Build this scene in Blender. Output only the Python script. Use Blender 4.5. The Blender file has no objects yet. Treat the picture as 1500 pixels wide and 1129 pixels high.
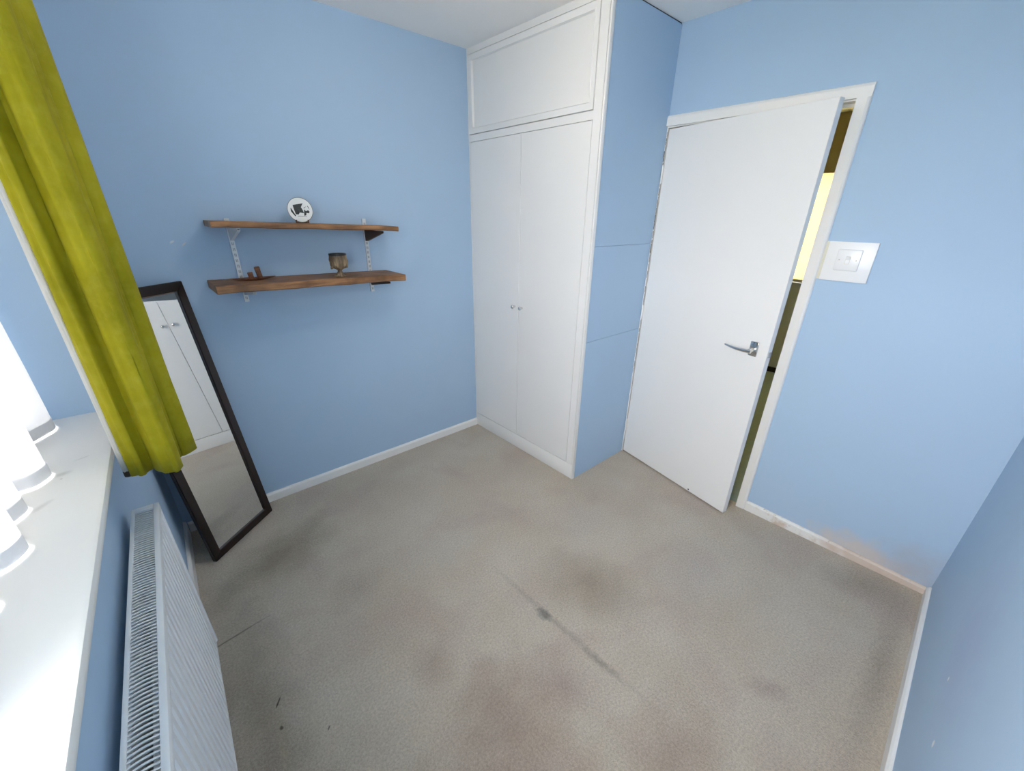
import bpy, bmesh, math, random
from mathutils import Matrix, Vector
random.seed(7)
scene = bpy.context.scene
C = scene.collection

# ------------------------------------------------------------------ camera
W, D, H = 2.907, 2.6957, 2.4326          # door wall x, shelf wall y, ceiling z
WF, YS = 2.35, 1.6649                    # wardrobe front x, wardrobe side y
cam_d = bpy.data.cameras.new('camera')
cam = bpy.data.objects.new('camera', cam_d); C.objects.link(cam)
F_PX, PPX, PPY = 598.2946, 753.4111, 588.9158
cam_d.sensor_fit = 'HORIZONTAL'; cam_d.sensor_width = 36.0
cam_d.lens = F_PX / 1500 * 36
cam_d.shift_x = -(PPX - 750) / 1500
cam_d.shift_y = (PPY - 564.5) / 1500
cam_d.clip_start = 0.02
a, b, c = math.radians(47.8843), math.radians(-24.6579), math.radians(0.8273)
fw = Vector((math.cos(b) * math.cos(a), math.cos(b) * math.sin(a), math.sin(b)))
r0 = fw.cross(Vector((0, 0, 1))).normalized(); u0 = r0.cross(fw)
rt = r0 * math.cos(c) + u0 * math.sin(c); up = -r0 * math.sin(c) + u0 * math.cos(c)
cm = Matrix((rt, up, -fw)).transposed().to_4x4(); cm.translation = (0.5752, 0.2736, 1.5683)
cam.matrix_world = cm
scene.camera = cam

# ------------------------------------------------------------------ light
world = bpy.data.worlds.new('overcast_sky'); scene.world = world; world.use_nodes = True
bg = world.node_tree.nodes['Background']
bg.inputs['Color'].default_value = (1.0, 0.985, 0.96, 1); bg.inputs['Strength'].default_value = 7.0
scene.view_settings.view_transform = 'Standard'; scene.view_settings.look = 'None'
scene.view_settings.gamma = 1.0; scene.view_settings.exposure = 1.76
scene.view_settings.use_curve_mapping = False
try:
    scene.cycles.max_bounces = 16; scene.cycles.diffuse_bounces = 10; scene.cycles.transparent_max_bounces = 16
    scene.cycles.sample_clamp_indirect = 10.0
except Exception: pass

PHI = math.atan(0.0435)
X0 = 0.298
FR = Matrix.Translation((X0, 0, 0)) @ Matrix.Rotation(-PHI, 4, 'Z')      # window-wall frame: x' into the room, y' along the wall
I4 = Matrix.Identity(4)
WY0, WY1, WZ0, WZ1 = 0.10, 1.973, 1.0, 2.16                                  # window opening

pl = bpy.data.lights.new('window_portal', 'AREA'); pl.shape = 'RECTANGLE'
pl.size = WY1 - WY0; pl.size_y = WZ1 - WZ0
po = bpy.data.objects.new('window_portal', pl); C.objects.link(po)
pm = Matrix(((0, 0, -1, -0.24), (1, 0, 0, (WY0 + WY1) / 2), (0, -1, 0, (WZ0 + WZ1) / 2), (0, 0, 0, 1)))
po.matrix_world = FR @ pm
pl.cycles.is_portal = True
FILL_POS = (1.50, 1.50, 2.29)                                                   # added fill light, a glowing ball unseen just above the frame
FILL_STRENGTH = 6.5

# ------------------------------------------------------------------ materials
def nt(name):
    m = bpy.data.materials.new(name); m.use_nodes = True
    return m, m.node_tree, m.node_tree.nodes['Principled BSDF']

def srgb(r, g, b):
    f = lambda v: v / 12.92 if v <= .04045 else ((v + .055) / 1.055) ** 2.4
    return (f(r / 255), f(g / 255), f(b / 255), 1)

def noise(t, scale, detail=3, rough=.5, coord='Position', dist=0.0, vec=None):
    n = t.nodes.new('ShaderNodeTexNoise'); n.inputs['Scale'].default_value = scale
    n.inputs['Detail'].default_value = detail; n.inputs['Roughness'].default_value = rough
    n.inputs['Distortion'].default_value = dist
    if vec is None:
        g = t.nodes.new('ShaderNodeNewGeometry' if coord == 'Position' else 'ShaderNodeTexCoord')
        vec = g.outputs['Position'] if coord == 'Position' else g.outputs['Object']
    t.links.new(vec, n.inputs['Vector'])
    return n.outputs['Fac']

def ramp(t, fac, p0, p1, c0=(0, 0, 0, 1), c1=(1, 1, 1, 1)):
    r = t.nodes.new('ShaderNodeValToRGB'); r.color_ramp.elements[0].position = p0; r.color_ramp.elements[1].position = p1
    r.color_ramp.elements[0].color = c0; r.color_ramp.elements[1].color = c1
    t.links.new(fac, r.inputs['Fac']); return r.outputs['Color']

def mix(t, fac, a_, b_, mode='MIX'):
    n = t.nodes.new('ShaderNodeMix'); n.data_type = 'RGBA'; n.blend_type = mode
    for sock, v in ((n.inputs[0], fac), (n.inputs[6], a_), (n.inputs[7], b_)):
        if isinstance(v, bpy.types.NodeSocket): t.links.new(v, sock)
        else: sock.default_value = v
    return n.outputs[2]

def math_(t, op, a_, b_=0.0, c_=None):
    n = t.nodes.new('ShaderNodeMath'); n.operation = op
    for i, v in enumerate((a_, b_, c_)):
        if v is None: continue
        if isinstance(v, bpy.types.NodeSocket): t.links.new(v, n.inputs[i])
        else: n.inputs[i].default_value = v
    return n.outputs[0]

def bump(t, bs, fac, strength, dist=.002):
    n = t.nodes.new('ShaderNodeBump'); n.inputs['Strength'].default_value = strength; n.inputs['Distance'].default_value = dist
    t.links.new(fac, n.inputs['Height']); t.links.new(n.outputs['Normal'], bs.inputs['Normal'])

def plain(name, col, rough=.5, metal=0, var=.06, vscale=6, bumps=None, spec=None):
    m, t, bs = nt(name)
    dark = tuple(x * (1 - var) for x in col[:3]) + (1,); lite = tuple(min(1, x * (1 + var)) for x in col[:3]) + (1,)
    t.links.new(mix(t, noise(t, vscale), dark, lite), bs.inputs['Base Color'])
    bs.inputs['Roughness'].default_value = rough; bs.inputs['Metallic'].default_value = metal
    if spec is not None: bs.inputs['Specular IOR Level'].default_value = spec
    if bumps: bump(t, bs, noise(t, bumps[0], 4), bumps[1], bumps[2] if len(bumps) > 2 else .002)
    return m

def blob(t, cx, cy, rx, ry, rot, soft, ns=14, na=.5, axes=('X', 'Y')):
    """mask of an irregular blotch with a shape of its own, in the surface's own plane"""
    g = t.nodes.new('ShaderNodeNewGeometry'); s = t.nodes.new('ShaderNodeSeparateXYZ'); t.links.new(g.outputs['Position'], s.inputs[0])
    x = math_(t, 'SUBTRACT', s.outputs[axes[0]], cx); y = math_(t, 'SUBTRACT', s.outputs[axes[1]], cy)
    cr, sr = math.cos(rot), math.sin(rot)
    u = math_(t, 'DIVIDE', math_(t, 'ADD', math_(t, 'MULTIPLY', x, cr), math_(t, 'MULTIPLY', y, sr)), rx)
    v = math_(t, 'DIVIDE', math_(t, 'SUBTRACT', math_(t, 'MULTIPLY', y, cr), math_(t, 'MULTIPLY', x, sr)), ry)
    d = math_(t, 'SQRT', math_(t, 'ADD', math_(t, 'MULTIPLY', u, u), math_(t, 'MULTIPLY', v, v)))
    n = math_(t, 'MULTIPLY', math_(t, 'SUBTRACT', noise(t, ns, 4), .5), na * 2)
    d = math_(t, 'ADD', d, n)
    return ramp(t, d, max(0, 1 - soft), 1.0, (1, 1, 1, 1), (0, 0, 0, 1))

BLUE = (.405, .545, .715, 1)
def wall_paint(name, stains=(), col=BLUE):
    m, t, bs = nt(name)
    d = tuple(x * .97 for x in col[:3]) + (1,); l = tuple(x * 1.03 for x in col[:3]) + (1,)
    colr = mix(t, noise(t, 2.2, 4), d, l)
    for st in stains:
        cx, cy, rx, ry, rot, soft, sc, amt, axes = st
        colr = mix(t, math_(t, 'MULTIPLY', blob(t, cx, cy, rx, ry, rot, soft, axes=axes), amt), colr, sc)
    t.links.new(colr, bs.inputs['Base Color'])
    bs.inputs['Roughness'].default_value = .62; bs.inputs['Specular IOR Level'].default_value = .35
    bump(t, bs, noise(t, 160, 3), .12, .001)
    return m
M = {}
M['blue'] = wall_paint('blue_emulsion')
beige = srgb(206, 195, 188)
M['blue_door'] = wall_paint('blue_emulsion_damp_marked', [
    (.27, .05, .24, .11, .12, .7, beige, .85, ('Y', 'Z')), (.06, .10, .16, .17, 0, .9, srgb(176, 176, 184), .65, ('Y', 'Z')),
    (.62, .03, .2, .06, 0, .9, srgb(190, 190, 205), .45, ('Y', 'Z'))])
M['blue_front'] = wall_paint('blue_emulsion_scuffed', [
    (2.0, .55, .35, .25, .3, .9, srgb(166, 180, 214), .5, ('X', 'Z')), (1.75, .38, .012, .012, 0, .4, srgb(235, 235, 240), .8, ('X', 'Z')),
    (1.95, .42, .008, .008, 0, .4, srgb(235, 235, 240), .8, ('X', 'Z'))])
M['blue_shelf'] = wall_paint('blue_emulsion_nail_marked', [
    (.735, 1.44, .012, .005, .5, .5, srgb(225, 225, 228), .7, ('X', 'Z')), (.775, 1.43, .014, .004, .7, .5, srgb(215, 205, 200), .7, ('X', 'Z'))])
M['white'] = plain('white_gloss_paint', (.83, .81, .785, 1), .34, var=.02, vscale=3, bumps=(40, .05))
M['white_satin'] = plain('white_satin_paint', (.83, .81, .79, 1), .42, var=.025, vscale=2.2, bumps=(25, .06))
M['ceiling'] = plain('white_ceiling_paint', (.90, .88, .86, 1), .8, var=.02, bumps=(120, .1))
m, t, bs = nt('off_white_sill_paint')
sc_ = mix(t, noise(t, 5), (.78, .765, .735, 1), (.82, .805, .775, 1))
for cx_, cy_, rx_, ry_, ro_, am_ in ((.322, 1.575, .022, .014, .3, .35), (.322, 1.550, .003, .003, 0, .8), (.287, 1.272, .003, .003, 0, .8), (.30, 1.44, .03, .010, .9, .3), (.355, 1.64, .02, .004, .4, .3)):
    sc_ = mix(t, math_(t, 'MULTIPLY', blob(t, cx_, cy_, rx_, ry_, ro_, .8, 60, .3), am_), sc_, srgb(150, 146, 138))
t.links.new(sc_, bs.inputs['Base Color']); bs.inputs['Roughness'].default_value = .32; bump(t, bs, noise(t, 30, 4), .06)
M['sill'] = m
M['plastic'] = plain('white_plastic', (.84, .84, .85, 1), .3, var=.01)
M['pvc'] = plain('white_window_plastic', (.86, .86, .86, 1), .3, var=.01)
M['radiator'] = plain('white_enamel', (.80, .81, .82, 1), .3, var=.015)
M['dark'] = plain('dark_recess', (.02, .02, .022, 1), .8, var=.1)
M['chrome'] = plain('chrome', (.75, .74, .72, 1), .14, 1, var=.05)
M['steel'] = plain('painted_steel', (.70, .72, .74, 1), .4, .2, var=.05, vscale=40)
M['brass'] = plain('dull_metal', (.45, .42, .38, 1), .4, .8)
M['filler'] = plain('cream_filler', srgb(218, 214, 196), .7, var=.08, vscale=30)
M['slot'] = plain('slot_shadow_steel', (.34, .35, .37, 1), .6)

def wood(name, c0, c1, rough=.55, axis='X', scale=1.0, bs_=.2, coat=0):
    m, t, bs = nt(name)
    g = t.nodes.new('ShaderNodeNewGeometry'); mp = t.nodes.new('ShaderNodeMapping')
    sc = {'X': (2.5, 40, 40), 'Y': (40, 2.5, 40), 'Z': (40, 40, 2.5)}[axis]
    mp.inputs['Scale'].default_value = tuple(s * scale for s in sc)
    t.links.new(g.outputs['Position'], mp.inputs['Vector'])
    n = noise(t, 1.6, 6, .6, dist=.6, vec=mp.outputs['Vector'])
    n2 = noise(t, 9, 3)
    colr = ramp(t, n, .32, .72, c0, c1)
    colr = mix(t, ramp(t, n2, .4, .8), colr, tuple(x * .55 for x in c0[:3]) + (1,))
    t.links.new(colr, bs.inputs['Base Color']); bs.inputs['Roughness'].default_value = rough
    bs.inputs['Coat Weight'].default_value = coat
    bump(t, bs, n, bs_, .002); return m
M['shelf_wood'] = wood('weathered_brown_wood', srgb(116, 80, 52), srgb(182, 132, 88))
M['dark_wood'] = wood('dark_stained_wood', srgb(20, 10, 9), srgb(42, 20, 17), .4, 'Z', coat=.12)
M['bracket_brown'] = wood('dark_brown_bracket', srgb(62, 46, 36), srgb(92, 68, 50), .6, 'Y')  # darker brown tone for the right-hand brackets
M['ornament'] = wood('reddish_turned_wood', srgb(92, 56, 38), srgb(156, 104, 74), .5, 'X', 2)
M['carved'] = wood('carved_stone_brown', srgb(70, 52, 40), srgb(196, 170, 134), .75, 'Z', 1.2, .9)
M['rim_dark'] = plain('dark_rim', srgb(28, 26, 30), .4)
M['ceramic'] = plain('white_glazed_ceramic', (.84, .83, .80, 1), .15, var=.01)
M['print'] = plain('black_print', (.022, .024, .022, 1), .4, var=.5, vscale=120)
M['print_grey'] = plain('grey_print', (.25, .25, .25, 1), .4, var=.3, vscale=120)
M['plate_rim'] = plain('grey_brown_rim', srgb(120, 110, 104), .4)

# worn baseboard: white gloss with scraped brown patches
def worn(name):
    m, t, bs = nt(name)
    n = ramp(t, noise(t, 7, 5, .6), .52, .62)
    n2 = ramp(t, noise(t, 38, 4, .6), .62, .75)
    colr = mix(t, n, (.80, .785, .76, 1), srgb(205, 186, 168)); colr = mix(t, n2, colr, srgb(150, 122, 100))
    colr = mix(t, math_(t, 'MULTIPLY', blob(t, .17, .03, .30, .09, 0, .5, 16, .45, ('Y', 'Z')), .85), colr, srgb(206, 186, 172))
    t.links.new(colr, bs.inputs['Base Color']); bs.inputs['Roughness'].default_value = .5
    bump(t, bs, noise(t, 45, 4), .3); return m
M['worn'] = worn('worn_white_gloss')

# carpet
def carpet():
    m, t, bs = nt('greige_twist_carpet')
    base = mix(t, ramp(t, noise(t, 2.3, 5, .6), .3, .7), srgb(209, 194, 175), srgb(222, 210, 194))
    pink = ramp(t, noise(t, 3.1, 3, .5, dist=.4), .52, .70)
    base = mix(t, math_(t, 'MULTIPLY', pink, .5), base, srgb(200, 179, 168))
    brown = [(1.78, 1.06, .20, .30, .3, .95, srgb(160, 143, 126), .6), (1.03, 1.22, .10, .12, .2, .95, srgb(164, 142, 130), .5),
             (1.12, .95, .22, .16, .5, .95, srgb(170, 150, 136), .5), (1.90, .33, .05, .10, .6, .9, srgb(166, 142, 134), .45),
             (2.3, .07, .55, .06, .0, .9, srgb(160, 146, 132), .5), (1.35, .85, .14, .2, .1, .95, srgb(178, 154, 148), .5),
             (.75, 2.2, .40, .20, .5, .95, srgb(152, 140, 118), .7), (2.75, .2, .15, .2, .2, .9, srgb(158, 142, 126), .5),
             (1.36, 1.72, .3, .2, 0, .95, srgb(212, 203, 192), .5), (2.1, 1.35, .22, .18, 0, .95, srgb(210, 200, 190), .5),
             (2.25, .75, .3, .2, 0, .95, srgb(210, 202, 192), .5), (.95, 1.75, .16, .12, .4, .95, srgb(176, 160, 148), .4),
             (1.0, .75, .45, .30, .6, .95, srgb(172, 147, 130), .65), (1.45, .45, .3, .2, .2, .95, srgb(174, 151, 134), .6),
             (.5, 1.5, .16, .8, 0, .95, srgb(150, 140, 124), .6),
             # faint scuffed line through the middle of the room and the grey spot on it
             (1.512, 1.00, .020, .50, .03, .95, srgb(152, 142, 130), .45), (1.550, .98, .014, .42, .03, .95, srgb(214, 203, 188), .35),
             (1.500, 1.085, .030, .050, .1, .7, srgb(122, 120, 114), .75), (1.513, .80, .024, .10, .1, .9, srgb(150, 136, 124), .5),
             # seam, tape strip and dark nicks by the radiator
             (.49, 1.842, .15, .005, .11, .6, srgb(108, 98, 88), .7), (.525, 1.30, .016, .17, -.12, .4, srgb(192, 180, 158), .7),
             (.548, 1.458, .004, .024, -.6, .5, srgb(64, 54, 44), .85), (.534, 1.365, .008, .010, 0, .5, srgb(68, 58, 48), .8),
             (.652, 1.26, .003, .010, -.7, .5, srgb(90, 78, 66), .8)]
    for cx, cy, rx, ry, rot, soft, col, amt in brown:
        small = min(rx, ry) < .07
        base = mix(t, math_(t, 'MULTIPLY', blob(t, cx, cy, rx, ry, rot, soft, 48 if small else 9, .55 if small else .45), amt), base, col)
    sp = noise(t, 120, 4, .85)
    base = mix(t, math_(t, 'MULTIPLY', ramp(t, sp, .38, .62), .62), base, (.56, .535, .51, 1), 'MULTIPLY')
    base = mix(t, 1.0, base, (.98, .98, .98, 1), 'MULTIPLY')
    t.links.new(base, bs.inputs['Base Color'])
    bs.inputs['Roughness'].default_value = .95; bs.inputs['Specular IOR Level'].default_value = .1
    bs.inputs['Sheen Weight'].default_value = .15
    h = math_(t, 'ADD', noise(t, 140, 4, .8), math_(t, 'MULTIPLY', noise(t, 60, 3), .6))
    bump(t, bs, h, .9, .008); return m
M['carpet'] = carpet()
M['hall_carpet'] = plain('grey_green_carpet', srgb(158, 176, 178), .95, var=.15, vscale=40, bumps=(200, .5))
M['hall_wall'] = plain('olive_brown_wall', srgb(176, 164, 122), .8, var=.04)
M['hall_side'] = plain('pale_grey_wall', srgb(214, 218, 222), .8, var=.03)
M['hall_grey'] = plain('grey_lower_wall', srgb(210, 214, 218), .7, var=.04)

# velvet curtain
def velvet():
    m, t, bs = nt('green_velvet')
    n = noise(t, 6, 5, .6); n2 = noise(t, 40, 4, .6)
    colr = mix(t, ramp(t, n, .3, .7), srgb(128, 120, 10), srgb(160, 150, 26))
    colr = mix(t, math_(t, 'MULTIPLY', ramp(t, n2, .45, .75), .4), colr, srgb(170, 160, 56))
    t.links.new(colr, bs.inputs['Base Color']); bs.inputs['Roughness'].default_value = .75
    bs.inputs['Sheen Weight'].default_value = .18; bs.inputs['Sheen Roughness'].default_value = .35
    bs.inputs['Sheen Tint'].default_value = srgb(206, 200, 90); bs.inputs['Specular IOR Level'].default_value = .15
    bump(t, bs, noise(t, 30, 5), .15, .003); return m
M['velvet'] = velvet()

def translucent(name, col, tw=.5, transp=.0, weave=None):
    m, t, bs = nt(name); out = t.nodes['Material Output']; t.nodes.remove(bs)
    d = t.nodes.new('ShaderNodeBsdfDiffuse'); tr = t.nodes.new('ShaderNodeBsdfTranslucent')
    cc = mix(t, noise(t, 30, 3), tuple(x * .96 for x in col[:3]) + (1,), col)
    t.links.new(cc, d.inputs[0]); t.links.new(cc, tr.inputs[0])
    mx = t.nodes.new('ShaderNodeMixShader'); mx.inputs[0].default_value = tw
    t.links.new(d.outputs[0], mx.inputs[1]); t.links.new(tr.outputs[0], mx.inputs[2]); last = mx.outputs[0]
    if transp:
        tp = t.nodes.new('ShaderNodeBsdfTransparent'); m2 = t.nodes.new('ShaderNodeMixShader'); m2.inputs[0].default_value = transp
        t.links.new(last, m2.inputs[1]); t.links.new(tp.outputs[0], m2.inputs[2]); last = m2.outputs[0]
    t.links.new(last, out.inputs[0]); return m
M['lining'] = translucent('cream_curtain_lining', (.80, .78, .75, 1), .40)
M['net'] = translucent('white_net_voile', (.84, .84, .86, 1), .075, .0)
M['net_hem'] = translucent('white_net_hem', (.83, .83, .85, 1), .055, .0)
M['blind'] = translucent('pale_yellow_blind', srgb(252, 244, 208), .25, .0)

def glass():
    m, t, bs = nt('window_glass'); out = t.nodes['Material Output']; t.nodes.remove(bs)
    tp = t.nodes.new('ShaderNodeBsdfTransparent'); gl = t.nodes.new('ShaderNodeBsdfGlossy'); gl.inputs['Roughness'].default_value = .02
    mx = t.nodes.new('ShaderNodeMixShader'); mx.inputs[0].default_value = .06
    t.links.new(tp.outputs[0], mx.inputs[1]); t.links.new(gl.outputs[0], mx.inputs[2]); t.links.new(mx.outputs[0], out.inputs[0]); return m
M['glass'] = glass()
m, t, bs = nt('mirror_silver'); bs.inputs['Base Color'].default_value = (.86, .88, .88, 1); bs.inputs['Metallic'].default_value = 1; bs.inputs['Roughness'].default_value = .015
M['mirror'] = m

# ------------------------------------------------------------------ builders
WM = {}
def empty(name, loc=(0, 0, 0), rot=None, label=None, cat=None, group=None, kind=None):
    o = bpy.data.objects.new(name, None); C.objects.link(o); o.empty_display_size = .05
    mt = (rot.copy() if rot else I4.copy()); mt.translation = Vector(loc); o.matrix_world = mt; WM[o] = mt
    tag(o, label, cat, group, kind); return o

def tag(o, label=None, cat=None, group=None, kind=None):
    if label: o['label'] = label
    if cat: o['category'] = cat
    if group: o['group'] = group
    if kind: o['kind'] = kind
    return o

def link(name, bm, mat, parent=None, frame=I4, smooth=None):
    """bm is given in `frame` coordinates; becomes one mesh object under `parent` (or top level, origin at its base)."""
    bm.transform(frame)
    if parent is not None:
        mt = WM[parent]; bm.transform(mt.inverted())
    else:
        lo = [min(v.co[i] for v in bm.verts) for i in range(3)]; hi = [max(v.co[i] for v in bm.verts) for i in range(3)]
        mt = Matrix.Translation(((lo[0] + hi[0]) / 2, (lo[1] + hi[1]) / 2, lo[2])); bm.transform(mt.inverted())
    bmesh.ops.recalc_face_normals(bm, faces=bm.faces)
    me = bpy.data.meshes.new(name); bm.to_mesh(me); bm.free()
    o = bpy.data.objects.new(name, me); C.objects.link(o)
    for mm in (mat if isinstance(mat, (list, tuple)) else [mat]): me.materials.append(mm)
    if parent is not None: o.parent = parent
    else: o.matrix_world = mt
    WM[o] = mt
    if smooth is not None:
        for p in me.polygons: p.use_smooth = True
        try: me.set_sharp_from_angle(angle=math.radians(smooth))
        except Exception: pass
    return o

def bbox(bm, lo, hi, bev=0, seg=2):
    lo = Vector(lo); hi = Vector(hi)
    r = bmesh.ops.create_cube(bm, size=1.0); vs = r['verts']
    for v in vs:
        v.co = Vector(((lo[i] + hi[i]) / 2 + v.co[i] * (hi[i] - lo[i]) for i in range(3)))
    if bev:
        es = {e for v in vs for e in v.link_edges}
        bmesh.ops.bevel(bm, geom=list(es), offset=bev, segments=seg, affect='EDGES', profile=.5)
    return vs

def box(name, lo, hi, mat, parent=None, frame=I4, bev=0, seg=2):
    bm = bmesh.new(); bbox(bm, lo, hi, bev, seg)
    return link(name, bm, mat, parent, frame, smooth=40 if bev else None)

def boxes(name, lst, mat, parent=None, frame=I4, bev=0):
    bm = bmesh.new()
    for lo, hi in lst: bbox(bm, lo, hi, bev)
    return link(name, bm, mat, parent, frame, smooth=40 if bev else None)

def prism(bm, pts, vec):
    """closed polygon pts (3d) extruded along vec"""
    n = len(pts); v0 = [bm.verts.new(Vector(p)) for p in pts]; v1 = [bm.verts.new(Vector(p) + Vector(vec)) for p in pts]
    bm.faces.new(v0); bm.faces.new(list(reversed(v1)))
    for i in range(n): bm.faces.new((v0[i], v0[(i + 1) % n], v1[(i + 1) % n], v1[i]))

def lathe(bm, prof, seg=32, cen=(0, 0, 0), wob=None, caps=True):
    rings = []
    for k, (r, z) in enumerate(prof):
        ring = []
        for i in range(seg):
            an = 2 * math.pi * i / seg; rr = r * (wob(an, z) if wob else 1)
            ring.append(bm.verts.new((cen[0] + rr * math.cos(an), cen[1] + rr * math.sin(an), cen[2] + z)))
        rings.append(ring)
    for a_, b_ in zip(rings, rings[1:]):
        for i in range(seg): bm.faces.new((a_[i], a_[(i + 1) % seg], b_[(i + 1) % seg], b_[i]))
    if caps and prof[0][0] > 1e-5: bm.faces.new(list(reversed(rings[0])))
    if caps and prof[-1][0] > 1e-5: bm.faces.new(rings[-1])

def disc_prism(bm, cx, cy, r, z0, z1, seg=16, rx=None):
    pts = [(cx + (rx or r) * math.cos(2 * math.pi * i / seg), cy + r * math.sin(2 * math.pi * i / seg), z0) for i in range(seg)]
    prism(bm, pts, (0, 0, z1 - z0))

# ------------------------------------------------------------------ room shell
S = 'structure'
tag(box('floor', (-.1, -.15, -.12), (W + .02, D + .15, 0), M['carpet']), 'beige grey fitted carpet with brown marks and a dark scuffed line', 'floor', kind=S)
tag(box('ceiling', (-.1, -.15, H), (W + .12, D + .15, H + .12), M['ceiling']), 'plain white painted ceiling above the wardrobe', 'ceiling', kind=S)
tag(box('wall_back', (.05, D, -.1), (W + .12, D + .14, H + .1), M['blue_shelf']), 'pale blue painted wall carrying the two wooden shelves', 'wall', kind=S)
YF = -.008
tag(box('wall_front', (-.1, YF - .14, -.1), (W + .12, YF, H + .1), M['blue_front']), 'pale blue scuffed wall at the right beside the light switch wall', 'wall', kind=S)
# window wall with opening (x' from -0.28 to 0)
T = -.28
bm = bmesh.new()
bbox(bm, (T, -.15, -.1), (0, WY0, H + .1)); bbox(bm, (T, WY1, -.1), (0, D + .14, H + .1))
bbox(bm, (T, WY0, -.1), (0, WY1, WZ0 - .03)); bbox(bm, (T, WY0, WZ1), (0, WY1, H + .1))
tag(link('wall_left', bm, M['blue'], frame=FR), 'blue painted window wall behind the radiator and curtain', 'wall', kind=S)
# door wall with opening
OY0, OY1, OZ = .828, 1.672, 2.012
bm = bmesh.new()
bbox(bm, (W, -.15, -.1), (W + .11, OY0, H + .1)); bbox(bm, (W, OY1, -.1), (W + .11, D + .14, H + .1)); bbox(bm, (W, OY0, OZ), (W + .11, OY1, H + .1))
tag(link('wall_right', bm, M['blue_door']), 'pale blue door wall with damp marks near the floor', 'wall', kind=S)

# unseen ground far below the window, added to cut the light from below
M['outside_ground'] = plain('outside_ground', (.26, .27, .21, 1), .9, var=.3, vscale=.5)
tag(box('ground', (-60, -60, -3.0), (-1.2, 60, -2.9), M['outside_ground']), 'unseen ground below the window, added to cut light from below', 'ground', kind=S)

# baseboards
def base_profile(h, d):
    return [(0, 0), (d, 0), (d, h - .010), (d - .006, h - .002), (d - .010, h), (0, h)]
def baseboard(name, p0, p1, nrm, h, d, mat, label, frame=I4, h1=None):
    bm = bmesh.new(); n = Vector(nrm)
    A = [bm.verts.new(Vector(p0) + n * x + Vector((0, 0, z))) for x, z in base_profile(h, d)]
    B = [bm.verts.new(Vector(p1) + n * x + Vector((0, 0, z))) for x, z in base_profile(h1 or h, d)]
    bm.faces.new(A); bm.faces.new(list(reversed(B)))
    for i in range(len(A)): bm.faces.new((A[i], A[(i + 1) % len(A)], B[(i + 1) % len(A)], B[i]))
    tag(link(name, bm, mat, frame=frame), label, 'baseboard', kind=S)
baseboard('baseboard_back', (.43, D, 0), (WF - .002, D, 0), (0, -1, 0), .056, .014, M['white'], 'low white baseboard under the shelf wall')
baseboard('baseboard_right', (W, .797, 0), (W, .006, 0), (-1, 0, 0), .060, .014, M['worn'], 'chipped white baseboard between the door frame and corner', h1=.036)
baseboard('baseboard_front', (.32, YF, 0), (W - .016, YF, 0), (0, 1, 0), .092, .014, M['white'], 'white baseboard along the right hand blue wall', h1=.055)
baseboard('baseboard_left', (0, .02, 0), (0, 2.67, 0), (1, 0, 0), .085, .014, M['white'], 'white baseboard behind the radiator', FR)

# ------------------------------------------------------------------ window, sill
win = empty('window_1', FR @ Vector((-.17, (WY0 + WY1) / 2, WZ0)), FR, 'white framed window behind the net curtain', 'window', kind=S)
xa, xb = -.20, -.142
fw_ = .055
boxes('window_frame', [((xa, WY0, WZ0), (xb, WY1, WZ0 + fw_)), ((xa, WY0, WZ1 - fw_), (xb, WY1, WZ1)),
      ((xa, WY0, WZ0 + fw_), (xb, WY0 + fw_, WZ1 - fw_)), ((xa, WY1 - fw_, WZ0 + fw_), (xb, WY1, WZ1 - fw_)),
      ((xa, 1.07, WZ0 + fw_), (xb, 1.12, WZ1 - fw_))], M['pvc'], win, FR, .004)
box('pane', (-.176, WY0 + fw_ - .01, WZ0 + fw_ - .01), (-.170, 1.08, WZ1 - fw_ + .01), M['glass'], win, FR)
box('pane', (-.176, 1.11, WZ0 + fw_ - .01), (-.170, WY1 - fw_ + .01, WZ1 - fw_ + .01), M['glass'], win, FR)

bm = bmesh.new()
prof = [(-.20, -.03), (.028, -.03), (.036, -.026), (.0388, -.018), (.0388, -.010), (.036, -.003), (.030, 0), (-.20, 0)]
prism(bm, [(x, WY0 - .0, WZ0 + z) for x, z in prof], (0, WY1 - WY0, 0))
nose = [(x, z) for x, z in prof if x > 0]
prism(bm, [(.0005, WY1, WZ0 - .03)] + [(x, WY1, WZ0 + z) for x, z in nose] + [(.0005, WY1, WZ0)], (0, .045, 0))
tag(link('window_sill', bm, M['sill'], frame=FR, smooth=40), 'wide off white painted window sill with rounded front edge', 'window sill', kind=S)

# ------------------------------------------------------------------ landing and opposite room, seen through the door gap
HX = W + 2.75
tag(box('floor_landing', (W + .02, .2, -.12), (HX + .1, 2.6, -.004), M['hall_carpet']), 'grey green carpet beyond the ajar door', 'floor', kind=S)
tag(box('ceiling_landing', (W + .12, .2, H), (HX + .1, 2.6, H + .1), M['ceiling']), 'ceiling beyond the door', 'ceiling', kind=S)
boxes_ = [((W + .11, .1, -.1), (HX + .1, .2, H + .1)), ((W + .12, 2.6, -.1), (HX + .1, 2.7, H + .1))]
tag(box('wall_landing_near', *boxes_[0], M['hall_side']), 'side wall of the landing', 'wall', kind=S)
tag(box('wall_landing_side', *boxes_[1], M['hall_side']), 'far side wall of the landing', 'wall', kind=S)
bm = bmesh.new()
bbox(bm, (HX, .2, .97), (HX + .1, .9, 1.96)); bbox(bm, (HX, 2.3, .97), (HX + .1, 2.6, 1.96)); bbox(bm, (HX, .2, 1.96), (HX + .1, 2.6, H))
tag(link('wall_landing_far', bm, M['hall_wall']), 'olive wall above the far window past the door', 'wall', kind=S)
tag(box('wall_landing_lower', (HX - .012, .2, -.1), (HX + .1, 2.6, .97), M['hall_grey']), 'grey wall under the far window past the door', 'wall', kind=S)
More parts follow.
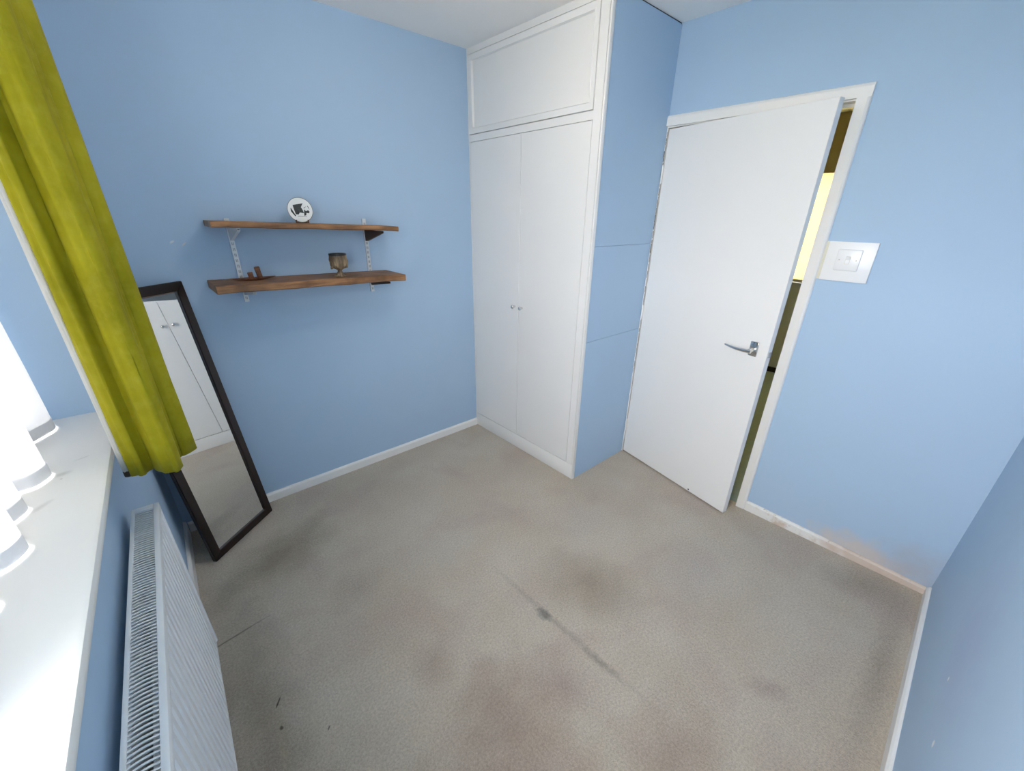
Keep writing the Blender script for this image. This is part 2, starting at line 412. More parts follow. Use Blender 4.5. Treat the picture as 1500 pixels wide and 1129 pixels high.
tag(box('baseboard_landing', (HX - .026, .2, -.004), (HX - .012, 2.6, .05), M['dark_wood']), 'dark baseboard past the door', 'baseboard', kind=S)
bl = empty('roller_blind', (HX - .01, 1.6, .97), None, 'pale yellow sunlit blind glimpsed past the ajar door', 'blind')
box('fabric', (HX + .002, .88, 1.0), (HX + .006, 2.32, 1.97), M['blind'], bl)
box('bottom_bar', (HX - .012, .88, .972), (HX + .010, 2.32, 1.0), M['white'], bl, bev=.003)

# ------------------------------------------------------------------ door frame and door
tr = empty('trim_1', (W, (OY0 + OY1) / 2, 0), None, 'white painted door frame around the ajar door', 'door frame', kind=S)
LY0, LY1, LZ = .846, 1.6585, 1.998
bm = bmesh.new()
bbox(bm, (W - .002, OY0, -.0), (W + .112, LY0, LZ)); bbox(bm, (W - .002, LY1, 0), (W + .112, OY1, LZ)); bbox(bm, (W - .002, OY0, LZ), (W + .112, OY1, OZ))
link('lining', bm, M['white'], tr)
boxes('door_stop', [((W + .042, LY0, 0), (W + .070, LY0 + .012, LZ - .012)), ((W + .042, LY1 - .012, 0), (W + .070, LY1, LZ - .012)), ((W + .042, LY0, LZ - .012), (W + .070, LY1, LZ))], M['white'], tr)
ar = [(0, 0), (-.016, 0), (-.016, .036), (-.012, .044), (-.006, .048), (0, .048)]   # x offset, across
bm = bmesh.new(); prism(bm, [(W + x, LY0 - .002 - y, 0) for x, y in ar], (0, 0, LZ + .006))
link('architrave_side', bm, M['white'], tr)
bm = bmesh.new(); prism(bm, [(W + x, LY0 - .050, LZ + .006 + y) for x, y in ar], (0, YS - .001 - LY0 + .050, 0))
link('architrave_top', bm, M['white'], tr)
bm = bmesh.new()                                              # chipped paint on the hinge side, coloured dark for the shade in the gap
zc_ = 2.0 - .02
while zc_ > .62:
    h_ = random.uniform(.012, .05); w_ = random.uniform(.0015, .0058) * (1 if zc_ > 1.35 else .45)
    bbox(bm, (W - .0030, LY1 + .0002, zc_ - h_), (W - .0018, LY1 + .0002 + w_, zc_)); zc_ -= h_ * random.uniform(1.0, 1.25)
cp = link('chipped_dark_gap', bm, plain('chipped_gap_edge', srgb(92, 86, 78), .8, var=.3, vscale=60), tr); cp['kind'] = 'stuff'
box('strike_plate', (W + .004, LY0 - .0005, .92), (W + .030, LY0 + .0012, 1.02), M['brass'], tr)

TH = math.radians(11.2274); YH = 1.6535; DW = .8065
ldir = Vector((-math.sin(TH), -math.cos(TH), 0)); tdir = Vector((math.cos(TH), -math.sin(TH), 0))
DF = Matrix((ldir, tdir, Vector((0, 0, 1)))).transposed().to_4x4(); DF.translation = (W, YH, 0)      # x along the leaf, y away from the room
door = empty('door_1', (W, YH, 0), None, 'plain white flush door standing ajar beside the wardrobe', 'door', kind=S)
box('door_leaf', (0, 0, .010), (DW, .036, 1.992), M['white_satin'], door, DF, .0015, 1)
bm = bmesh.new(); bbox(bm, (.716, -.007, .944), (.758, 0, 1.017), .004, 2)
han = link('handle', bm, M['chrome'], door, DF, 40); han['label'] = 'chrome lever handle on a square back plate'
bm = bmesh.new()                                                   # boss + tapered lever pointing to the hinge side
NS = 10
for k in range(1): 
    pts = [(.737 + .011 * math.cos(2 * math.pi * i / 16), -.007, .975 + .011 * math.sin(2 * math.pi * i / 16)) for i in range(16)]
    prism(bm, pts, (0, -.036, 0))
rings = []
for k in range(NS + 1):
    s = k / NS; x = .748 - .140 * s; hz = .0105 * (1 - s) + .0042 * s; hy = .0085 * (1 - s) + .0030 * s
    cy_ = -.043 - .006 * math.sin(s * math.pi); cz_ = .975 - .004 * math.sin(s * 2.2) + .006 * s * s
    rings.append([bm.verts.new((x, cy_ + hy * math.cos(2 * math.pi * i / 10), cz_ + hz * math.sin(2 * math.pi * i / 10))) for i in range(10)])
for p, q in zip(rings, rings[1:]):
    for i in range(10): bm.faces.new((p[i], p[(i + 1) % 10], q[(i + 1) % 10], q[i]))
bm.faces.new(rings[0]); bm.faces.new(list(reversed(rings[-1])))
link('lever', bm, M['chrome'], han, DF, 50)
for sx, sz in ((.724, .951), (.750, .951), (.724, 1.010), (.750, 1.010)):
    bm = bmesh.new(); prism(bm, [(sx + .0028 * math.cos(i * math.pi / 4), -.0085, sz + .0028 * math.sin(i * math.pi / 4)) for i in range(8)], (0, .003, 0))
    link('screw', bm, M['brass'], han, DF)
box('latch', (DW - .001, .008, .952), (DW + .006, .026, .978), M['slot'], door, DF, .002)
bm = bmesh.new(); prism(bm, [(.567 + .005 * math.cos(i * math.pi / 6), -.0006, .022 + .005 * math.sin(i * math.pi / 6)) for i in range(12)], (0, .002, 0))
link('screw_hole', bm, M['dark'], door, DF)
for z in (.22, 1.02, 1.78):
    bm = bmesh.new(); lathe(bm, [(.0055, z - .045), (.0055, z + .045)], 12, (W - .005, YH + .003, 0))
    link('hinge', bm, M['white'], door, smooth=40)

# ------------------------------------------------------------------ light switch
sw = empty('light_switch', (W, .70, 1.318), None, 'white square light switch on a large white backing board', 'light switch')
box('backing_board', (W - .010, .612, 1.319), (W, .785, 1.481), M['plastic'], sw, bev=.0015)
box('filler_strip', (W - .006, .785, 1.321), (W, .7985, 1.481), M['filler'], sw)
spz, spy = 1.3647, .6567
box('switch_plate', (W - .018, spy, spz), (W - .010, spy + .086, spz + .086), M['plastic'], sw, bev=.003)
bm = bmesh.new(); yc, zc = spy + .043, spz + .043
prism(bm, [(W - .0185, yc - .0085, zc - .016), (W - .0185, yc + .0085, zc - .016), (W - .0185, yc + .0085, zc + .016), (W - .0185, yc - .0085, zc + .016)], (.0005, 0, 0))
link('rocker_surround', bm, M['filler'], sw)
bm = bmesh.new()
prism(bm, [(W - .018, yc - .007, zc - .0145), (W - .0205, yc - .007, zc - .0145), (W - .0195, yc - .007, zc), (W - .0225, yc - .007, zc + .0145), (W - .018, yc - .007, zc + .0145)], (0, .014, 0))
link('rocker', bm, M['plastic'], sw)
for dy in (-.030, .030):
    bm = bmesh.new(); prism(bm, [(W - .0188, yc + dy + .0024 * math.cos(i * math.pi / 5), zc + .0024 * math.sin(i * math.pi / 5)) for i in range(10)], (.001, 0, 0))
    link('screw', bm, M['brass'], sw)

# ------------------------------------------------------------------ fitted wardrobe
wd = empty('fitted_wardrobe', (WF, (YS + D) / 2, 0), None, 'tall white fitted wardrobe with blue side in the corner', 'wardrobe')
g = .0025
boxes('face_frame', [((WF, 1.6762, .104), (WF + .020, 1.7235, H - .0005)), ((WF, 2.6815, .104), (WF + .020, D - .0005, H - .0005)),
      ((WF, 1.7235, 2.402), (WF + .020, 2.6815, H - .0005)), ((WF, 1.7235, 1.973), (WF + .020, 2.6815, 2.0085))], M['white_satin'], wd)
box('plinth', (WF - .002, YS + .001, 0), (WF + .018, D - .0005, .103), M['white'], wd, bev=.002)
box('corner_bead', (WF - .004, YS - .003, .0), (WF + .019, YS + .0070, H - .0005), M['white'], wd, bev=.002)
for (y0, y1, yk) in ((2.2115, 2.679, 2.245), (1.726, 2.2090, 2.176)):
    dr = box('door', (WF - .001, y0, .108), (WF + .017, y1, 1.9705), M['white_satin'], wd, bev=.0012, seg=1)
    bm = bmesh.new(); lathe(bm, [(.0075, 0), (.0065, .006), (.006, .012), (.011, .016), (.0125, .021), (.011, .026), (.006, .029), (.0001, .0295)], 20)
    bm.transform(Matrix.Translation((WF - .001, yk, 1.03)) @ Matrix.Rotation(-math.pi / 2, 4, 'Y'))
    k = link('knob', bm, M['chrome'], dr, smooth=50); k['label'] = 'small round chrome knob'
ud = box('upper_door', (WF + .007, 1.726, 2.011), (WF + .018, 2.679, 2.3995), M['white_satin'], wd, bev=.001, seg=1)
bm = bmesh.new()
oy0, oy1, oz0, oz1 = 1.7265, 2.6785, 2.0115, 2.399; iy0, iy1, iz0, iz1 = 1.757, 2.643, 2.049, 2.366; e = .009
def ring(x, y0, y1, z0, z1): return [bm.verts.new((x, y0, z0)), bm.verts.new((x, y1, z0)), bm.verts.new((x, y1, z1)), bm.verts.new((x, y0, z1))]
R_ = [ring(WF + .007, oy0, oy1, oz0, oz1), ring(WF - .0035, oy0 + .001, oy1 - .001, oz0 + .001, oz1 - .001), ring(WF - .0035, iy0 - e, iy1 + e, iz0 - e, iz1 + e),
      ring(WF - .0065, iy0 - e * .8, iy1 + e * .8, iz0 - e * .8, iz1 + e * .8), ring(WF - .0065, iy0 - e * .35, iy1 + e * .35, iz0 - e * .35, iz1 + e * .35), ring(WF + .007, iy0, iy1, iz0, iz1)]
for p, q in zip(R_, R_[1:] + R_[:1]):
    for i in range(4): bm.faces.new((p[i], p[(i + 1) % 4], q[(i + 1) % 4], q[i]))
link('panel_moulding', bm, M['white_satin'], ud)
for z0, z1, dx in ((0, .9135, .0), (.9150, 1.4225, .0008), (1.4240, H - .006, -.0004)):
    box('side_panel', (WF + .018, YS + dx, z0), (W - .001, YS + .016, z1), M['blue'], wd)
# ceiling scribe above the wardrobe side
box('scribe_gap', (WF + .03, YS + .003, H - .006), (W - .001, YS + .012, H - .0003), M['dark'], wd)

# ------------------------------------------------------------------ radiator
rx0, rx1, ry0, ry1, rz0, rz1 = .019, .0795, .50, 1.67, .205, .80
rad = empty('radiator', FR @ Vector(((rx0 + rx1) / 2, (ry0 + ry1) / 2, rz0)), FR, 'white fluted panel radiator under the window sill', 'radiator')
bm = bmesh.new()                                                  # fluted front panel
n = 0; prof = [(rx1 - .004, ry0 + .012)]
y = ry0 + .022; pitch = .0335
while y + pitch < ry1 - .012:
    prof += [(rx1 - .004, y), (rx1 - .0105, y + .005), (rx1 - .0105, y + .0115), (rx1 - .004, y + .0165)]
    y += pitch
prof += [(rx1 - .004, ry1 - .012)]
def sheet(zs, ins):
    return [[bm.verts.new((px - i_, py, z)) for px, py in prof] for z, i_ in zip(zs, ins)]
rows = sheet((rz0 + .030, rz1 - .040), (0, 0))
flat = [[bm.verts.new((rx1 - .004, py, z)) for _, py in prof] for z in (rz0 + .008, rz0 + .022)]
flat2 = [[bm.verts.new((rx1 - .004, py, z)) for _, py in prof] for z in (rz1 - .030, rz1 - .012)]
allr = flat + rows + flat2
for p, q in zip(allr, allr[1:]):
    for i in range(len(prof) - 1): bm.faces.new((p[i], p[i + 1], q[i + 1], q[i]))
link('front_panel', bm, M['radiator'], rad, FR)
boxes('back_panel', [((rx0 + .002, ry0 + .012, rz0 + .008), (rx0 + .010, ry1 - .012, rz1 - .012)), ((rx0 + .026, ry0 + .012, rz0 + .01), (rx0 + .034, ry1 - .012, rz1 - .055))], M['radiator'], rad, FR)
# end covers
for y0, y1 in ((ry0, ry0 + .012), (ry1 - .012, ry1)):
    box('end_cover', (rx0, y0, rz0), (rx1, y1, rz1 - .002), M['radiator'], rad, FR, .004)
# top grille: frame rails and louvre slats
gr = boxes('top_grille', [((rx0, ry0, rz1 - .006), (rx0 + .0085, ry1, rz1)), ((rx1 - .0120, ry0, rz1 - .006), (rx1, ry1, rz1)),
      ((rx0 + .0085, ry0, rz1 - .006), (rx1 - .0120, ry0 + .018, rz1)), ((rx0 + .0085, ry1 - .022, rz1 - .006), (rx1 - .0120, ry1, rz1)),
      ((rx1 - .006, ry0, rz1 - .022), (rx1, ry1, rz1 - .005))], M['radiator'], rad, FR, .0015)
bm = bmesh.new()
wx = rx1 - .0120 - (rx0 + .0085)
SEG = 4
top = []; bot = []
for i in range(SEG + 1):
    s = i / SEG; xx = rx0 + .0085 + wx * s; arc = .0022 * math.sin(math.pi * s)
    top.append((xx, arc)); 
va = [bm.verts.new((x, a_ - .0022, rz1 - .0012)) for x, a_ in top]; vb = [bm.verts.new((x, a_ + .0012, rz1 - .0012)) for x, a_ in top]
vc = [bm.verts.new((x, a_ + .0028, rz1 - .0058)) for x, a_ in top]; vd = [bm.verts.new((x, a_ - .0004, rz1 - .0058)) for x, a_ in top]
for p, q in ((va, vb), (vb, vc), (vc, vd), (vd, va)):
    for i in range(SEG): bm.faces.new((p[i], p[i + 1], q[i + 1], q[i]))
yy = ry0 + .024
first = link('slat', bm, M['radiator'], gr, FR)
# slat mesh sits at y'=0 in the wall frame: parent space is the same rotated frame, so each copy only moves along y'
first.location = (0, yy, 0); yy += .0093
while yy < ry1 - .024:
    s_ = first.copy(); C.objects.link(s_); s_.parent = gr; s_.location = (0, yy, 0); yy += .0093
# brackets / pipe
for y_ in (.70, 1.45): box('wall_bracket', (0.0, y_, .35), (rx0 + .003, y_ + .03, .72), M['steel'], rad, FR)
bm = bmesh.new(); lathe(bm, [(.0075, 0), (.0075, .20)], 12, (.05, ry0 - .018, 0)); pipe = link('pipe', bm, M['radiator'], rad, FR, 40)
bm = bmesh.new(); lathe(bm, [(.008, .19), (.013, .195), (.013, .24), (.010, .245), (.016, .25), (.016, .285), (.012, .29)], 16, (.05, ry0 - .018, 0)); link('valve', bm, M['plastic'], rad, FR, 40)
box('valve_tail', (.042, ry0 - .018, .215), (.058, ry0 + .004, .232), M['chrome'], rad, FR, .004)

# ------------------------------------------------------------------ leaning mirror
A = Vector((.497, 2.342, 0)); B = Vector((.804, 2.586, 0)); Ct = Vector((.7143, 2.675, 1.275))
U = (B - A).normalized(); V = (Ct - B); V = (V - U * V.dot(U)); MH = V.length; V.normalize(); N = U.cross(V).normalized(); MW = (B - A).length
if N.dot(Vector((.575, .274, 1.5)) - A) < 0: N = -N
dp = .022
lift = dp * abs(N.z) + .001
MF = Matrix((U, V, N)).transposed().to_4x4(); MF.translation = A + Vector((0, 0, lift))
mir = empty('leaning_mirror', A, None, 'tall dark framed mirror leaning in the corner behind the curtain', 'mirror')
fwid = .040
def frame_rail(name, x0, y0, x1, y1, horiz):
    bm = bmesh.new()
    w = fwid
    if horiz: q = [(x0, y0), (x1, y0), (x1 - w, y0 + w), (x0 + w, y0 + w)] if y0 < MH / 2 else [(x0, y0), (x1, y0), (x1 - w, y0 - w), (x0 + w, y0 - w)]
    else: q = [(x0, y0), (x0, y1), (x0 + w, y1 - w), (x0 + w, y0 + w)] if x0 < MW / 2 else [(x0, y0), (x0, y1), (x0 - w, y1 - w), (x0 - w, y0 + w)]
    prism(bm, [(x, y, -dp) for x, y in q], (0, 0, dp))
    bmesh.ops.bevel(bm, geom=[e_ for e_ in bm.edges], offset=.0025, segments=2, affect='EDGES')
    link(name, bm, M['dark_wood'], mir, MF, 35)
frame_rail('frame_rail', 0, 0, MW, 0, True); frame_rail('frame_rail', 0, MH, MW, MH, True)
frame_rail('frame_stile', 0, 0, 0, MH, False); frame_rail('frame_stile', MW, 0, MW, MH, False)
box('mirror_glass', (fwid - .006, fwid - .006, -.014), (MW - fwid + .006, MH - fwid + .006, -.010), M['mirror'], mir, MF)
box('backing', (fwid - .008, fwid - .008, -.021), (MW - fwid + .008, MH - fwid + .008, -.0145), M['dark_wood'], mir, MF)

# ------------------------------------------------------------------ curtain, lining and pole
cur = empty('green_curtain', (.48, 1.9, .85), None, 'long olive green velvet curtain with pale lining beside the window', 'curtain')
KC = .88
def pull(pts): return [(.5752 + (x - .5752) * KC, .2736 + (y - .2736) * KC, 0) for x, y in pts]      # keeps the drape clear of the sill nose
def catmull(pts, per=8):
    out = []
    P = [2 * Vector(pts[0]) - Vector(pts[1])] + [Vector(p) for p in pts] + [2 * Vector(pts[-1]) - Vector(pts[-2])]
    for i in range(1, len(P) - 2):
        for k in range(per):
            s = k / per
            out.append(.5 * ((2 * P[i]) + (P[i + 1] - P[i - 1]) * s + (2 * P[i - 1] - 5 * P[i] + 4 * P[i + 1] - P[i + 2]) * s * s + (3 * P[i] - P[i - 1] - 3 * P[i + 1] + P[i + 2]) * s ** 3))
    out.append(P[-2]); return out
def drape(name, plan_bot, plan_top, z0, z1, mat, parent, thick, nz=26, ripple=.004, per=8, hem=None):
    bm = bmesh.new(); pb = catmull(plan_bot, per); pt = catmull(plan_top, per); rows = []
    for j in range(nz + 1):
        s = j / nz; row = []
        for i, (q0, q1) in enumerate(zip(pb, pt)):
            q = q0.lerp(q1, s); zz = z0 + (z1 - z0) * s
            if hem and j == 0: zz += hem(i / (len(pb) - 1))
            w = ripple * math.sin(i * .7 + s * 9) * math.sin(s * 7 + i * .21)
            row.append(bm.verts.new((q.x + w, q.y + w * .6, zz)))
        rows.append(row)
    for p, q in zip(rows, rows[1:]):
        for i in range(len(p) - 1): bm.faces.new((p[i], p[i + 1], q[i + 1], q[i]))
    o = link(name, bm, mat, parent, smooth=180)
    if thick:
        md = o.modifiers.new('thickness', 'SOLIDIFY'); md.thickness = thick; md.offset = 0
    return o
vb_ = [(.408, 1.800), (.416, 1.768), (.436, 1.752), (.457, 1.776), (.482, 1.735), (.508, 1.712), (.522, 1.724), (.522, 1.765), (.526, 1.805), (.550, 1.815), (.571, 1.840), (.560, 1.880), (.510, 1.900), (.480, 1.930), (.500, 1.970), (.550, 1.990), (.555, 2.030), (.500, 2.060), (.480, 2.10), (.52, 2.13), (.53, 2.17)]
vt_ = [(.420, 1.800), (.430, 1.776), (.448, 1.770), (.468, 1.800), (.490, 1.778), (.512, 1.772), (.530, 1.785), (.540, 1.800), (.549, 1.816), (.557, 1.832), (.566, 1.852), (.556, 1.880), (.520, 1.900), (.490, 1.930), (.505, 1.970), (.545, 1.990), (.550, 2.030), (.505, 2.060), (.490, 2.10), (.52, 2.13), (.53, 2.17)]
drape('velvet_panel', pull(vb_), pull(vt_), .938, 2.255, M['velvet'], cur, .004)
lb_ = [(.3925, 1.795), (.398, 1.790), (.405, 1.789), (.412, 1.797), (.430, 1.812), (.47, 1.815), (.49, 1.84), (.47, 1.90), (.455, 1.95), (.47, 2.02), (.455, 2.10), (.49, 2.16)]
lt_ = [(.404, 1.795), (.409, 1.790), (.415, 1.789), (.423, 1.797), (.435, 1.812), (.475, 1.815), (.495, 1.84), (.475, 1.90), (.465, 1.95), (.48, 2.02), (.465, 2.10), (.49, 2.16)]
drape('lining', pull(lb_), pull(lt_), .946, 2.255, M['lining'], cur, .002, ripple=.001)
drape('lining_end_band', pull(lb_[:4]), pull(lb_[:4]), .930, .947, plain('dark_lining_end', srgb(66, 56, 44), .8), cur, .002, nz=2, ripple=0)  # dark strip along the bottom end of the lining
pole = empty('curtain_pole', FR @ Vector((.15, 1.1, 2.275)), FR, 'white curtain pole above the window carrying the green curtain', 'curtain pole')
bm = bmesh.new(); lathe(bm, [(.012, -.2), (.012, 2.15)], 16); bm.transform(Matrix.Translation((.12, .12, 2.27)) @ Matrix.Rotation(-math.pi / 2, 4, 'X') ); link('rod', bm, M['white'], pole, FR, 40)
for y_ in (.12, 2.2): box('bracket', (0, y_ - .012, 2.25), (.125, y_ + .012, 2.262), M['white'], pole, FR, .002)

# net curtain on the window, three deep folds reach the sill
net = empty('net_curtain', FR @ Vector((-.09, 1.1, 1.004)), FR, 'sheer white net curtain hanging in folds onto the sill', 'net curtain')
ctrl = [(-.132, 1.79), (-.112, 1.745)]
tips = [(1.655, -.085), (1.575, -.062), (1.43, -.080), (1.275, -.058), (1.13, -.070), (.98, -.062), (.83, -.075)]
ctrl = [(-.125, 1.962), (-.098, 1.925), (-.088, 1.885), (-.104, 1.845), (-.128, 1.80), (-.132, 1.74), (-.126, 1.68)]
for ty, tx in tips[1:]:
    ctrl += [(tx - .045, ty + .052), (tx - .006, ty + .022), (tx, ty - .004), (tx - .020, ty - .040), (tx - .060, ty - .050)]
# (keep the order running towards the camera)
cw = [(p[0], p[1]) for p in ctrl]
def to_w(pts): return [tuple((FR @ Vector((x, y, 0)))[:2]) for x, y in pts]
flat_t = [(-.105 + (x + .105) * .7, y) for x, y in cw]
drape('voile', [Vector((x, y, 0)) for x, y in to_w(cw)], [Vector((x, y, 0)) for x, y in to_w(flat_t)], 1.006, 2.12, M['net'], net, 0, nz=20, ripple=.002, per=5)
drape('hem', [Vector((x + .0006, y, 0)) for x, y in to_w(cw)], [Vector((x + .0006, y, 0)) for x, y in to_w(cw)], 1.004, 1.034, M['net_hem'], net, 0, nz=2, ripple=0, per=5)
box('rod', (-.108, WY0 + .002, 2.115), (-.100, WY1 - .002, 2.125), M['white'], net, FR)

# ------------------------------------------------------------------ wall shelves
sh = empty('wall_shelves', (1.28, D, 1.14), None, 'two rough brown wooden shelves on slotted metal wall uprights', 'shelves')
def board(x0, x1, y0, zl, zr, th, sk=0):
    bm = bmesh.new(); n = 14; ring_ = []
    for i in range(n + 1):
        s = i / n; x = x0 + (x1 - x0) * s; zt = zl + (zr - zl) * s
        wy = .003 * math.sin(s * 11 + x0 * 7) + .002 * math.sin(s * 29)
        wz = .0015 * math.sin(s * 17 + y0 * 5)
        yb = D - .006; yf = y0 + wy
        xs = -sk * (1 - s) if i == 0 else 0
        ring_.append([bm.verts.new((x, yb, zt)), bm.verts.new((x + xs, yf + .004, zt + wz)), bm.verts.new((x + xs, yf, zt - .004 + wz)), bm.verts.new((x + xs, yf + .001, zt - th + .004 + wz)), bm.verts.new((x + xs, yf + .005, zt - th + wz)), bm.verts.new((x, yb, zt - th))])
    for p, q in zip(ring_, ring_[1:]):
        for i in range(6): bm.faces.new((p[i], p[(i + 1) % 6], q[(i + 1) % 6], q[i]))
    bm.faces.new(ring_[0]); bm.faces.new(list(reversed(ring_[-1])))
    return link('shelf_board', bm, M['shelf_wood'], sh, smooth=30)
board(.868, 1.703, 2.475, 1.528, 1.503, .024, .004)
board(.819, 1.706, 2.450, 1.272, 1.257, .033, .0)
def zsh(k, x):
    return (1.528 - .025 * (x - .868) / .835) if k == 0 else (1.272 - .015 * (x - .819) / .887)
for ux, z0, z1 in ((.9576, 1.158, 1.536), (1.6075, 1.142, 1.536)):
    u_ = boxes('upright', [((ux - .010, D - .003, z0), (ux + .010, D - .0005, z1)), ((ux - .010, D - .013, z0), (ux - .0075, D - .003, z1)), ((ux + .0075, D - .013, z0), (ux + .010, D - .003, z1)),
         ((ux - .0075, D - .013, z0), (ux - .0055, D - .011, z1)), ((ux + .0055, D - .013, z0), (ux + .0075, D - .011, z1)), ((ux - .0055, D - .0125, z0), (ux + .0055, D - .0105, z1))], M['steel'], sh)
    u_['label'] = 'slotted pale metal upright'
    sl = []
    z = z0 + .012
    while z < z1 - .02:
        sl += [((ux - .0045, D - .0130, z), (ux - .0012, D - .0118, z + .013)), ((ux + .0012, D - .0130, z), (ux + .0045, D - .0118, z + .013))]; z += .025
    s2 = boxes('slots', sl, M['slot'], u_); s2['kind'] = 'stuff'
    for k, (thk, yf, root) in enumerate(((.024, 2.468, .058), (.033, 2.452, .042))):
        zt = zsh(k, ux) - thk - .0015; bm = bmesh.new()
        pts = [(ux - .006, D - .012, zt), (ux - .006, yf, zt), (ux - .006, yf, zt - .010), (ux - .006, D - .030, zt - root), (ux - .006, D - .012, zt - root)]
        prism(bm, pts, (.0015, 0, 0)); prism(bm, [(x + .0105, y, z) for x, y, z in pts], (.0015, 0, 0))
        prism(bm, [(ux - .0045, D - .012, zt), (ux - .0045, yf, zt), (ux - .0045, yf, zt - .0015), (ux - .0045, D - .012, zt - .0015)], (.009, 0, 0))
        prism(bm, [(ux - .0045, yf, zt - .010), (ux - .0045, D - .030, zt - root), (ux - .0045, D - .030, zt - root + .0015), (ux - .0045, yf, zt - .0085)], (.009, 0, 0))
        br = link('bracket', bm, M['steel'] if ux < 1.2 else M['bracket_brown'], sh)
        br['label'] = 'pale metal shelf bracket' if ux < 1.2 else 'dark brown shelf bracket'

# ------------------------------------------------------------------ things on the shelves
px, py = 1.252, 2.575; pz = zsh(0, px)
plt = empty('decorative_plate', (px, py, pz), None, 'round white plate with black picture standing on upper shelf', 'plate')
pr = .0545; an = math.radians(-14); tilt = math.radians(10)
PF = Matrix.Translation((px, py, pz + .004 + pr)) @ Matrix.Rotation(an, 4, 'Z') @ Matrix.Rotation(math.pi / 2 - tilt, 4, 'X')    # z out of the plate face
bm = bmesh.new(); lathe(bm, [(.0001, -.007), (.034, -.007), (.052, -.003), (pr, -.0005), (pr, .0015), (pr - .003, .002), (.040, -.0005), (.037, -.001), (.0001, -.001)], 48)
pb_ = link('plate_body', bm, M['ceramic'], plt, PF, 50)
bm = bmesh.new(); 
ro, ri = pr + .0008, pr - .0012
for i in range(48):
    pass
lathe(bm, [(ri, .0021), (ro, .0016), (ro, -.001), (ri, -.001), (ri, .0021)], 48, caps=False); link('plate_rim', bm, M['plate_rim'], plt, PF, 50)
def flat(name, polys, mat, z=-.0009, th=.0006):
    bm = bmesh.new()
    for q in polys: prism(bm, [((x + .06) * .066, (y + .03) * .066, z) for x, y in q], (0, 0, th))
    return link(name, bm, mat, plt, PF)
flat('picture_print', [[(-.50, .30), (.18, .42), (.02, .16), (.10, -.02), (.16, -.24), (-.12, -.20), (-.22, -.34), (-.40, -.32), (-.46, .0)],
                       [(-.74, .10), (-.64, .10), (-.40, -.42), (-.46, -.46), (-.70, -.10)],
                       [(.20, .02), (.30, -.10), (.46, -.04), (.54, -.12), (.50, -.24), (.32, -.22), (.28, -.38), (.14, -.42), (.16, -.24)],
                       [(.44, .24), (.48, .26), (.58, .06), (.56, -.02), (.53, .06)]], M['print'])
flat('grey_print', [[(-.18, .02), (-.08, .06), (-.10, -.16), (-.18, -.14)], [(.18, .12), (.36, .22), (.34, .18), (.20, .06)], [(-.30, -.42), (.30, -.46), (.30, -.49), (-.30, -.46)],
                    [(-.16, -.72), (.20, -.73), (.20, -.76), (-.16, -.75)]], M['print_grey'])
bm = bmesh.new()
for s in (-1, 1):
    prism(bm, [(s * .026 - .003, -.024, 0), (s * .026 + .003, -.024, 0), (s * .026 + .003, .040, 0), (s * .026 - .003, .040, 0)], (0, 0, .006))
    prism(bm, [(s * .026 - .003, -.024, .006), (s * .026 + .003, -.024, .006), (s * .026 + .003, -.016, .006), (s * .026 - .003, -.016, .006)], (0, 0, .010))
    prism(bm, [(s * .026 - .003, .010, .006), (s * .026 + .003, .010, .006), (s * .026 + .003, .034, .070), (s * .026 - .003, .034, .070)], (0, .005, 0))
prism(bm, [(-.026, .034, 0), (.026, .034, 0), (.026, .040, 0), (-.026, .040, 0)], (0, 0, .006))
link('plate_stand', bm, M['ornament'], plt, Matrix.Translation((px, py, pz)) @ Matrix.Rotation(an, 4, 'Z'))

gx, gy = 1.376, 2.525; gz = zsh(1, gx) + .001
gob = empty('carved_goblet', (gx, gy, gz), None, 'carved brown goblet with dark rim on lower shelf', 'goblet')
GF = Matrix.Translation((gx, gy, gz))
def wob(an_, z):
    return 1 + (.045 * math.sin(an_ * 5 + z * 190) * math.sin(z * 260) + .03 * math.sin(an_ * 9 - z * 120)) * (1 if .045 < z < .10 else .25)
prof = [(.0001, 0), (.029, 0), (.030, .004), (.026, .010), (.016, .018), (.0105, .026), (.0105, .031), (.018, .036), (.034, .043), (.041, .052)]
prof += [(.0425 + .0015 * math.sin(i * .9), .052 + .0085 * (i + 1)) for i in range(6)] + [(.0405, .1045)]
bm = bmesh.new(); lathe(bm, prof + [(.0395, .1045), (.036, .07), (.02, .055), (.0001, .052)], 40, wob=wob); link('goblet_body', bm, M['carved'], gob, GF, 60)
bm = bmesh.new(); lathe(bm, [(.0395, .104), (.0425, .104), (.0430, .108), (.0425, .1125), (.039, .113), (.038, .110), (.0395, .104)], 40, caps=False); link('rim_band', bm, M['rim_dark'], gob, GF, 50)
for s in (-1, 1):
    bm = bmesh.new(); bmesh.ops.create_icosphere(bm, subdivisions=2, radius=1); bm.transform(GF @ Matrix.Rotation(math.radians(17), 4, 'Z') @ Matrix.Translation((s * .040, 0, .050)) @ Matrix.Rotation(-s * .7, 4, 'Y') @ Matrix.Diagonal((.007, .010, .014, 1)))
    link('side_lobe', bm, M['carved'], gob, smooth=60)

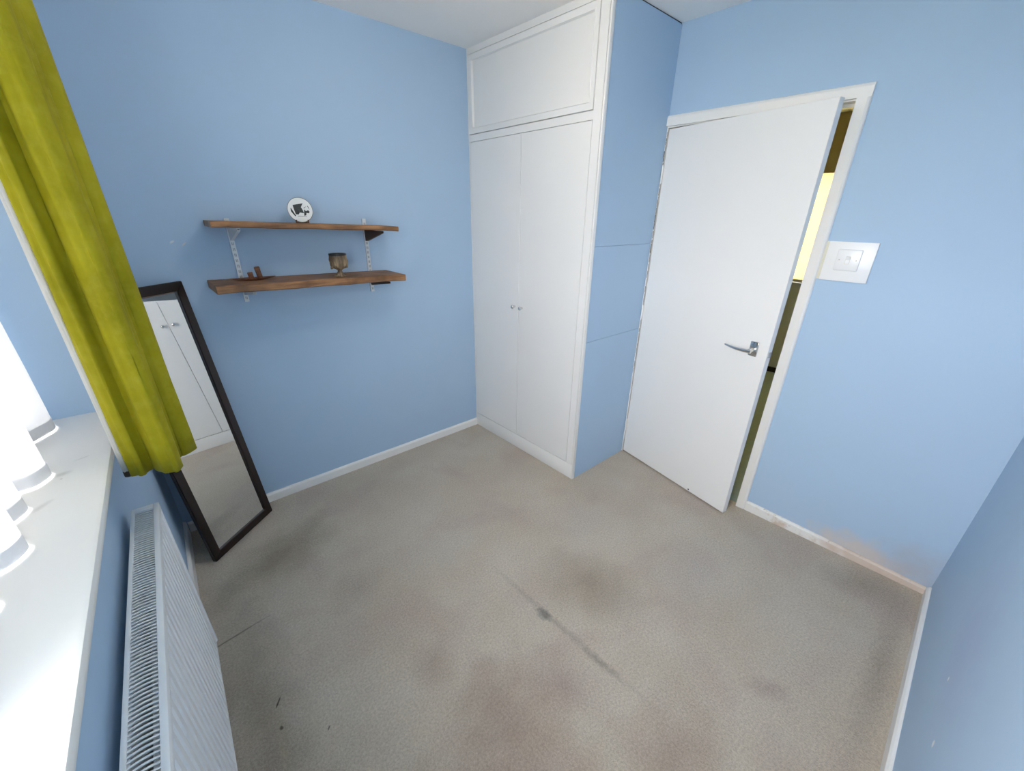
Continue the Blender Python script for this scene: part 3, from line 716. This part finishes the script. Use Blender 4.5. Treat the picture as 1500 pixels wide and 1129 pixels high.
ox, oy = .992, 2.600; oz = zsh(1, ox) + .001
orn = empty('wooden_ornament', (ox, oy, oz), None, 'low boat shaped wooden ornament with two pegs on lower shelf', 'ornament')
OF = Matrix.Translation((ox, oy, oz)) @ Matrix.Rotation(-.05, 4, 'Z')
bm = bmesh.new(); L = .097; rg = []
for k, (sc, z) in enumerate(((.55, 0), (.85, .003), (1.0, .008), (.96, .009), (.80, .005))):
    rg.append([bm.verts.new((L * sc * (math.copysign(abs(math.cos(q)) ** 1.0, math.cos(q))), .030 * sc * math.copysign(abs(math.sin(q)) ** 1.2, math.sin(q)), z + .003 * abs(math.cos(q)) ** 3)) for q in [2 * math.pi * i / 28 for i in range(28)]])
for p, q in zip(rg, rg[1:]):
    for i in range(28): bm.faces.new((p[i], p[(i + 1) % 28], q[(i + 1) % 28], q[i]))
bm.faces.new(rg[0]); bm.faces.new(list(reversed(rg[-1])))
link('dish', bm, M['ornament'], orn, OF, 50)
for cx_, h_, r_, lean in ((-.006, .030, .0115, -.10), (.030, .053, .012, -.12)):
    bm = bmesh.new(); lathe(bm, [(r_ * .9, 0), (r_, .003), (r_ * .94, h_ * .5), (r_, h_ - .003), (r_ * .85, h_)], 16)
    bm.transform(OF @ Matrix.Translation((cx_, 0, .005)) @ Matrix.Rotation(lean, 4, 'Y')); link('peg', bm, M['ornament'], orn, smooth=40)

# ------------------------------------------------------------------ added unseen fill light, brightens shelf wall, wardrobe and ceiling
cl = empty('added_fill_light', FILL_POS, None, 'added white glowing ball out of view that fills the room with light', 'fill_light')
m, t, bs = nt('fill_glow'); bs.inputs['Base Color'].default_value = (.9, .88, .84, 1); bs.inputs['Emission Color'].default_value = (1, .93, .84, 1); bs.inputs['Emission Strength'].default_value = FILL_STRENGTH
bm = bmesh.new(); bmesh.ops.create_uvsphere(bm, u_segments=32, v_segments=20, radius=.1); bm.transform(Matrix.Translation(FILL_POS)); link('globe', bm, m, cl, smooth=180)
bm = bmesh.new(); lathe(bm, [(.045, H - .02 - FILL_POS[2]), (.05, H - .001 - FILL_POS[2])], 24, FILL_POS); link('added_rose', bm, M['white'], cl, smooth=40)
bm = bmesh.new(); lathe(bm, [(.004, .09), (.004, H - .015 - FILL_POS[2])], 10, FILL_POS); link('added_flex', bm, M['white'], cl, smooth=40)
